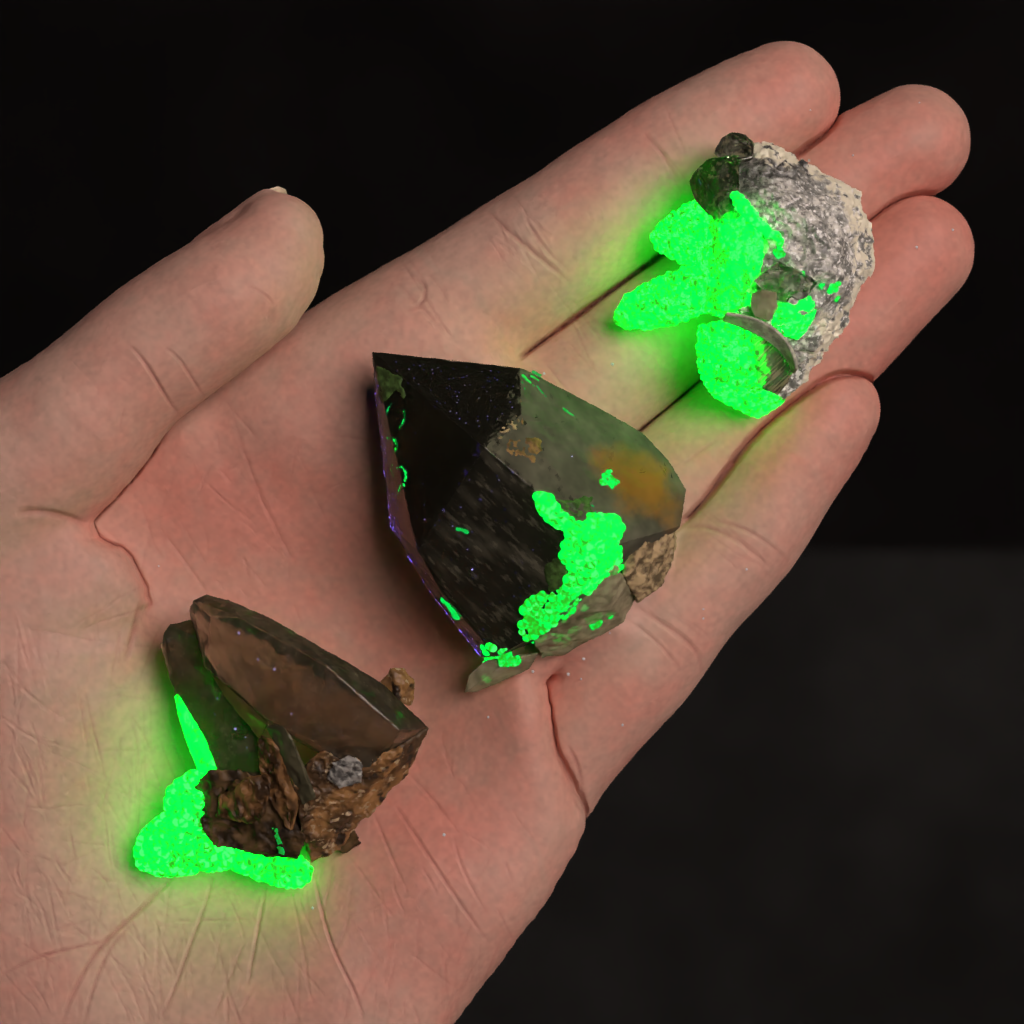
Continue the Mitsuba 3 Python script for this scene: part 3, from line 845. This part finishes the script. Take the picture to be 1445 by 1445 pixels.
rock(K + '__dark_matrix', [(268, 1108, 40), (300, 1092, 60), (366, 1090, 66), (400, 1130, 70), (430, 1180, 66), (420, 1212, 50), (380, 1200, 54), (300, 1192, 48), (282, 1145, 46), (290, 1120, -30), (400, 1200, -30), (420, 1130, -30), (310, 1180, -30)], 'm_dark', 2.4, 9, .035, 4, .10, 8)
rock(K + '__rusty_matrix', [(420, 1100, 100), (445, 1062, 122), (508, 1092, 112), (560, 1062, 118), (600, 1030, 76), (584, 1074, 64), (546, 1106, 58), (506, 1136, 52), (508, 1160, 40), (478, 1196, 30), (440, 1214, 40), (424, 1170, 76), (440, 1130, 100), (490, 1120, 92), (470, 1160, 70),
                            (580, 1040, 10), (500, 1150, -30), (440, 1200, -30), (430, 1120, -30)], 'm_rust', 2.4, 9, .04, 4.5, .11, 3, smooth=False)
rock(K + '__rusty_lump', [(536, 962, 70), (552, 946, 76), (570, 942, 70), (584, 962, 62), (580, 996, 60), (560, 990, 84), (560, 965, 88), (545, 960, 10), (575, 985, 10)], 'm_rust', 2.0, 5, .05, 2.5, .14, 6)
rock(K + '__glassy_lump', [(470, 1078, 128), (492, 1066, 134), (512, 1080, 130), (508, 1104, 116), (480, 1110, 112), (462, 1098, 112), (480, 1090, 40), (505, 1095, 40)], 'm_glassy', 1.8, 4, .06, 2.5, .16, 9)
rock(K + '__dark_lump', [(470, 1186, 10), (500, 1172, 14), (508, 1190, 0), (484, 1204, 0), (480, 1180, -30), (500, 1190, -30)], 'm_dark', 2.0, 4, .06, 2, .16, 12)


def mass(key, centres, seed, level, grain=4.5, n=500, h=2.0, dull=.22, hot=.16, k=16, scale=.12):
    """A glowing body through round stations (x, y, z, r), its skin grown over with fine grains."""
    c = np.array([[*A(x, y, z), r] for x, y, z, r in centres])
    seg = []
    for a, b in zip(c[:-1], c[1:]):
        for t in np.linspace(0, 1, max(2, int(np.linalg.norm((b - a)[:3]) / 3)), endpoint=False):
            seg.append(a + (b - a) * t)
    seg.append(c[-1])
    v, f = blobs(np.array(seg), 3.0, 4.0)
    r_ = np.random.RandomState(seed)
    mesh = trimesh.Trimesh(v, f, process=False)
    pts, _ = trimesh.sample.sample_surface(mesh, n, seed=seed)
    sp = np.vstack([np.c_[pts, grain * r_.uniform(.5, 1.15, len(pts))]])
    allsp = np.vstack([np.array(seg), sp])
    v, f = blobs(allsp, h, 2.0)
    glow(key, v, f, grain_number(v, f, sp, seed), level, dull, hot)


mass(K + '__opal_crust_001', [(285, 1095, 36, 6), (266, 1104, 34, 8), (250, 1118, 32, 9), (244, 1136, 30, 9), (262, 1132, 38, 13), (280, 1130, 42, 10)], 2, 3.8, 5.5, 200, 1.8, dull=.10)
mass(K + '__opal_crust_002', [(262, 1156, 34, 20), (244, 1176, 26, 26), (226, 1196, 16, 30), (214, 1208, 8, 20)], 3, 3.4, 5, 420, 2.0, dull=.12, hot=.16)
mass(K + '__opal_crust_003', [(228, 1206, 10, 26), (262, 1200, 16, 28), (298, 1204, 18, 20), (330, 1205, 20, 16), (365, 1214, 18, 20), (398, 1226, 14, 21), (420, 1230, 10, 17)], 4, 4.2, 5.5, 620, 2.0, dull=.26, hot=.2)
crust(K + '__opal_crust_004', [(262, 1136), (284, 1130), (290, 1150), (284, 1166), (262, 1150)], 70, 2, 4.5, [c2], 5, 1.2, gap=.7, default=44, dull=.45)
crust(K + '__opal_crust_005', [(384, 1168), (392, 1170), (400, 1190), (402, 1206), (394, 1204)], 26, 1.2, 2.4, [c5], 6, 0.35, gap=1.3, default=66, dull=.5)
r_ = np.random.RandomState(5)
LEFT = [c1, c2, c3]
dust(K + '__violet_dust', on_top(LEFT, [(338, 893), (365, 930), (388, 944), (412, 1007), (308, 985), (304, 1008), (333, 1028), (353, 973), (347, 1040), (349, 1055), (332, 1028)], 60), 1.5, [0.42, 0.36, 1.0], 'violet glowing dust specks on the brown crystals', 4)
dust(K + '__violet_dust_001', on_top(LEFT, in_poly([(300, 860), (460, 930), (560, 1030), (500, 1080), (380, 1000)], 60, r_), 60), 0.75, [0.10, 0.085, 0.24], None, 5)
dust(K + '__pale_chip', on_top([c2], [(237, 903), (239, 905), (237, 907), (241, 903)], 40), 2.6, None, None, 6)

BLADE = ('brown_crystal_cluster__opal_blade', [[(246, 982, 30), (250, 978, 40), (257, 984, 42), (264, 1004, 44), (293, 1046, 50), (308, 1084, 50), (300, 1090, 52), (281, 1092, 44), (262, 1044, 42), (252, 1012, 38), (284, 1060, 56), (256, 990, 10), (300, 1080, 10), (282, 1088, 6)]], 61, 5)

# ------------------------------------------------------------------ the grey specimen on the fingers
K = 'grey_mineral_specimen'
labels[K] = {'label': 'rough grey and cream mineral chunk overgrown with bright green glowing crystals, on the fingers', 'category': 'mineral'}
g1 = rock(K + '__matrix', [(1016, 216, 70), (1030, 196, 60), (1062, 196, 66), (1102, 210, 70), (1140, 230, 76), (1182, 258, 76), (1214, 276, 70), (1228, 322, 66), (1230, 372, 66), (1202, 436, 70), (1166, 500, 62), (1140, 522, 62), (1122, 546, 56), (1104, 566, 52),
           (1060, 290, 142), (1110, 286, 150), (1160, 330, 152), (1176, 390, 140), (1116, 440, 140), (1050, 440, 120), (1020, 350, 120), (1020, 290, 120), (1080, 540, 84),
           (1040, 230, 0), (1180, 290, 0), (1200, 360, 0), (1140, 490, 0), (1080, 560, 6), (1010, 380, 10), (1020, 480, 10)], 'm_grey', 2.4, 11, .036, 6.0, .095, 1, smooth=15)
G = [g1]


def smoky_dark(p, n, uv):
    return 0.01 + 0.22 * smoothstep(.52, .72, fbm(p.x * S * .16, p.y * S * .16, p.z * S * .16, 3))


quartz('m_black', [130, 135, 165], [0.10, 0.10, 0.07], pale_film, smoky_dark, growth, 1.2e-4)
v, f, g2 = gem([(976, 256, 96), (986, 240, 110), (1002, 227, 112), (1038, 224, 126), (1040, 262, 140), (1030, 306, 136), (1018, 314, 120), (1000, 300, 110), (984, 280, 104), (990, 250, 30), (1030, 240, 40), (1020, 300, 40)], 4.0)
add(K + '__smoky_crystal', v, f, 'm_black', **interior('m_black'))
v, f, g3 = gem([(1012, 214, 100), (1022, 198, 104), (1034, 191, 100), (1050, 194, 98), (1060, 204, 96), (1058, 222, 120), (1036, 228, 126), (1020, 222, 114), (1030, 206, 40), (1050, 212, 40)], 5.0)
add(K + '__smoky_crystal_001', v, f, 'm_black', **interior('m_black'))
v, f, g4 = gem([(1066, 396, 150), (1098, 370, 162), (1122, 380, 160), (1152, 398, 152), (1140, 416, 146), (1122, 430, 140), (1090, 420, 140), (1080, 400, 90), (1130, 400, 90)], 2.0)
add(K + '__smoky_crystal_002', v, f, 'm_black', **interior('m_black'))
v, f, g5 = gem([(1064, 478, 122), (1086, 474, 128), (1118, 522, 112), (1110, 540, 90), (1096, 556, 78), (1070, 540, 96), (1070, 510, 112), (1080, 520, 50)], 2.0)


def striae(p, n, uv):
    q = p * S
    return noise(q.x * .35 - q.y * .35, (q.x + q.y) * .03, 2.0)


quartz('m_striped', [110, 112, 130], [0.2, 0.2, 0.16], pale_film, lambda p, n, uv: 0.15 + 0.6 * smoothstep(.5, .8, noise((p.x * .35 - p.y * .35) * S, (p.x + p.y) * S * .04, 2.0)), striae, 1.5e-4)
add(K + '__smoky_crystal_003', v, f, 'm_striped', **interior('m_striped'))
v, f, _ = gem([(1062, 416, 140), (1074, 410, 150), (1094, 414, 148), (1096, 436, 142), (1084, 452, 136), (1066, 446, 134), (1060, 430, 136), (1078, 430, 90)], 2.0)
add(K + '__smoky_crystal_004', v, f, 'm_cloudy', **interior('m_cloudy'))
colour('m_shell', (0.55, 0.54, 0.42), .45, .12, 0.5)
sp = []
for t in np.linspace(0, 1, 60):
    x, y = CubicSpline([0, .3, .65, 1], [(1024, 447), (1062, 458), (1100, 482), (1122, 522)])(t)
    for d in np.linspace(-1, 1, 5):
        w = 2 + 7.0 * math.sin(math.pi * min(1, .15 + t * .75))
        sp.append([*A(x + d * w * .45, y - d * w * .8, 128 + 8 * d + 12 * math.sin(3 * t)), 2.6])
v, f = blobs(np.array(sp), 1.6, 2.0)
add(K + '__shell_blade', v, f, 'm_shell', smooth=True)



def druse(key, hulls, seed, level, grain=4.2, n=700, h=2.0, dull=.26, hot=.12, scale=.13):
    """Faceted glowing crystals grown over with fine grains."""
    eqs = [planes_of(AA(p)) for p in hulls]
    allp = np.vstack([AA(p) for p in hulls])
    lo, hi = allp.min(0) - 12, allp.max(0) + 12

    def base(X, Y, Z):
        d = hull_sdf(eqs[0], X, Y, Z)
        for e in eqs[1:]:
            d = smin(d, hull_sdf(e, X, Y, Z), 5)
        return d
    ax, g = cells(lo, hi, 4.0)
    v, f = surface_nets(base(*g), np.array([q[0] for q in ax]), 4.0)
    pts, _ = trimesh.sample.sample_surface(trimesh.Trimesh(v, f, process=False), n, seed=seed)
    r_ = np.random.RandomState(seed)
    sp = np.c_[pts, grain * np.where(r_.rand(n) < .12, 1.35, 1.0) * r_.uniform(.45, 1.0, n)]
    v, f = blobs(sp, h, 1.5, base, lo, hi)
    c = v[f].mean(1)
    each = np.array([np.max(c @ e[:, :3].T + e[:, 3], axis=1) for e in eqs])
    own = each.argmin(0)
    ridge = np.zeros(len(c))
    for i, e in enumerate(eqs):
        q = np.sort(c[own == i] @ e[:, :3].T + e[:, 3], axis=1)
        ridge[own == i] = np.exp(-((q[:, -1] - q[:, -2]) / 2.2) ** 2)
    part = np.sort(each, axis=0)
    seam = np.exp(-((part[1] - part[0]) / 2.6) ** 2) if len(eqs) > 1 else 0 * ridge  # crevice shade where crystals meet, put into the glow
    r_n = np.random.RandomState(seed + 50).rand(len(c))
    glow(key, v, f, grain_number(v, f, sp, seed) + np.stack([-0.5 * seam * (r_n > .35), 0.8 * ridge * (r_n > .4)], 1), level, dull, hot)


druse(K + '__opal_crystal', [[(917, 338, 26), (920, 326, 40), (940, 305, 56), (966, 290, 66), (984, 280, 70), (1004, 300, 96), (1002, 350, 92), (978, 376, 52), (948, 364, 40), (928, 352, 24), (960, 326, 74), (930, 340, 8), (990, 330, 20), (980, 370, 20)]], 21, 5, n=520)
druse(K + '__opal_crystal_001', [[(866, 446, 16), (868, 438, 26), (882, 416, 34), (918, 396, 52), (970, 374, 62), (1000, 384, 90), (1000, 436, 76), (984, 444, 50), (940, 460, 34), (912, 465, 22), (882, 464, 10), (930, 424, 62), (890, 440, 46), (890, 450, 0), (990, 420, 20)], [(866, 450, 12), (870, 444, 22), (884, 448, 24), (884, 462, 14), (870, 460, 6), (876, 452, 26)]], 22, 5, n=640)
druse(K + '__opal_crystal_002', [[(984, 316, 60), (996, 298, 90), (1008, 302, 112), (1012, 360, 122), (1006, 438, 100), (992, 442, 84), (984, 400, 76), (982, 350, 74), (1000, 330, 10), (1004, 430, 10)],
    [(1004, 312, 108), (1030, 304, 132), (1050, 322, 142), (1046, 366, 140), (1012, 372, 120), (1026, 336, 146), (1030, 350, 20)],
    [(1002, 372, 112), (1040, 362, 142), (1066, 392, 134), (1050, 414, 136), (1012, 412, 118), (1034, 388, 150), (1030, 390, 20)],
    [(1000, 408, 104), (1034, 400, 136), (1064, 420, 126), (1062, 436, 116), (1026, 446, 108), (996, 442, 92), (1030, 424, 140), (1030, 430, 20)],
    [(1000, 400, 118), (1010, 372, 124), (1052, 400, 140), (1022, 440, 112)]], 23, 5.5, n=900, dull=.22, hot=.16)
druse(K + '__opal_crystal_003', [[(1026, 320, 132), (1048, 302, 148), (1072, 322, 150), (1078, 340, 146), (1076, 374, 142), (1062, 398, 138), (1030, 366, 140), (1050, 350, 158), (1050, 350, 80)]], 24, 5, grain=2.6, n=420, dull=.06, hot=.2)
druse(K + '__opal_crystal_004', [[(986, 460, 84), (1020, 452, 104), (1050, 462, 116), (1076, 486, 116), (1070, 524, 98), (1092, 552, 56), (1108, 568, 34), (1072, 590, 14), (1040, 577, 22), (1000, 554, 40), (984, 512, 62), (1020, 500, 112), (1040, 540, 84), (1000, 490, 10), (1050, 570, -4), (1080, 540, 10)]], 25, 5, n=1000)
druse(*BLADE, grain=1.8, n=90, h=1.6, dull=.04, hot=.10)
mass(K + '__opal_blade', [(1038, 276, 152, 6), (1050, 294, 158, 9), (1066, 312, 158, 7), (1082, 328, 154, 5), (1098, 334, 150, 4)], 26, 2.4, 2.2, 120, 1.6, dull=.06, hot=.25)
mass(K + '__opal_blade_001', [(1094, 330, 150, 4), (1102, 340, 150, 4), (1100, 348, 150, 3)], 27, 2.0, 1.4, 30, 1.6, dull=.2, hot=.25)
crust(K + '__opal_crust', [(1098, 430), (1110, 432), (1126, 430), (1140, 419), (1150, 434), (1144, 452), (1126, 476), (1108, 472), (1092, 458)], 300, 2, 5, [g1, g4], 31, 2.4, gap=.6, dull=.14)
crust(K + '__opal_crust_001', [(1172, 402), (1184, 398), (1190, 410), (1180, 424), (1170, 416)], 40, 2, 4.0, G, 32, 1.2, gap=.8, dull=.3)
crust(K + '__opal_crust_002', [(1092, 354), (1102, 352), (1106, 360), (1096, 364)], 24, 1.6, 3.2, G, 33, 0.9, gap=.7, dull=.3)
crust(K + '__opal_crust_003', [(1129, 382), (1134, 380), (1138, 386), (1131, 390)], 10, 1.6, 2.8, G, 34, 1.1, dull=.1)
crust(K + '__opal_crust_004', [(1156, 402), (1164, 400), (1160, 408)], 8, 1.4, 2.4, G, 35, 0.9, dull=.1)

# ------------------------------------------------------------------ stray dust on the skin
zs = cKDTree(hflat[hv[:, 2] > -300])
top_n = vertex_normals(hv, hf)
up = np.nonzero(top_n[:, 2] * (1 if top_n[:, 2].mean() > -1 else -1) > -2)[0]


def on_skin(xy):
    out = []
    t = cKDTree(hflat)
    for x, y in xy:
        i = t.query_ball_point((x, y), 4) or [t.query((x, y))[1]]
        out.append(hv[i[int(np.argmax(hv[i, 2]))]])
    return np.array(out)


r_ = np.random.RandomState(8)
seen = [(1147, 157), (1346, 323), (1293, 346), (1299, 142), (1202, 216), (817, 958), (1056, 806), (996, 874), (995, 862), (864, 878), (862, 895), (823, 932), (799, 952), (228, 799), (751, 950), (684, 1012), (625, 1175), (438, 1280), (880, 1026), (767, 524), (752, 526), (866, 517)]
more = [(r_.uniform(60, 1300), r_.uniform(120, 1400)) for _ in range(120)]
t_ = cKDTree(hflat)
more = [q for q in more if t_.query(q)[0] < 3][:34]
dust('mineral_dust', on_skin(seen), 1.9, None, 'pale mineral dust specks scattered on the skin of the hand', 9)
labels['mineral_dust']['category'] = 'dust'
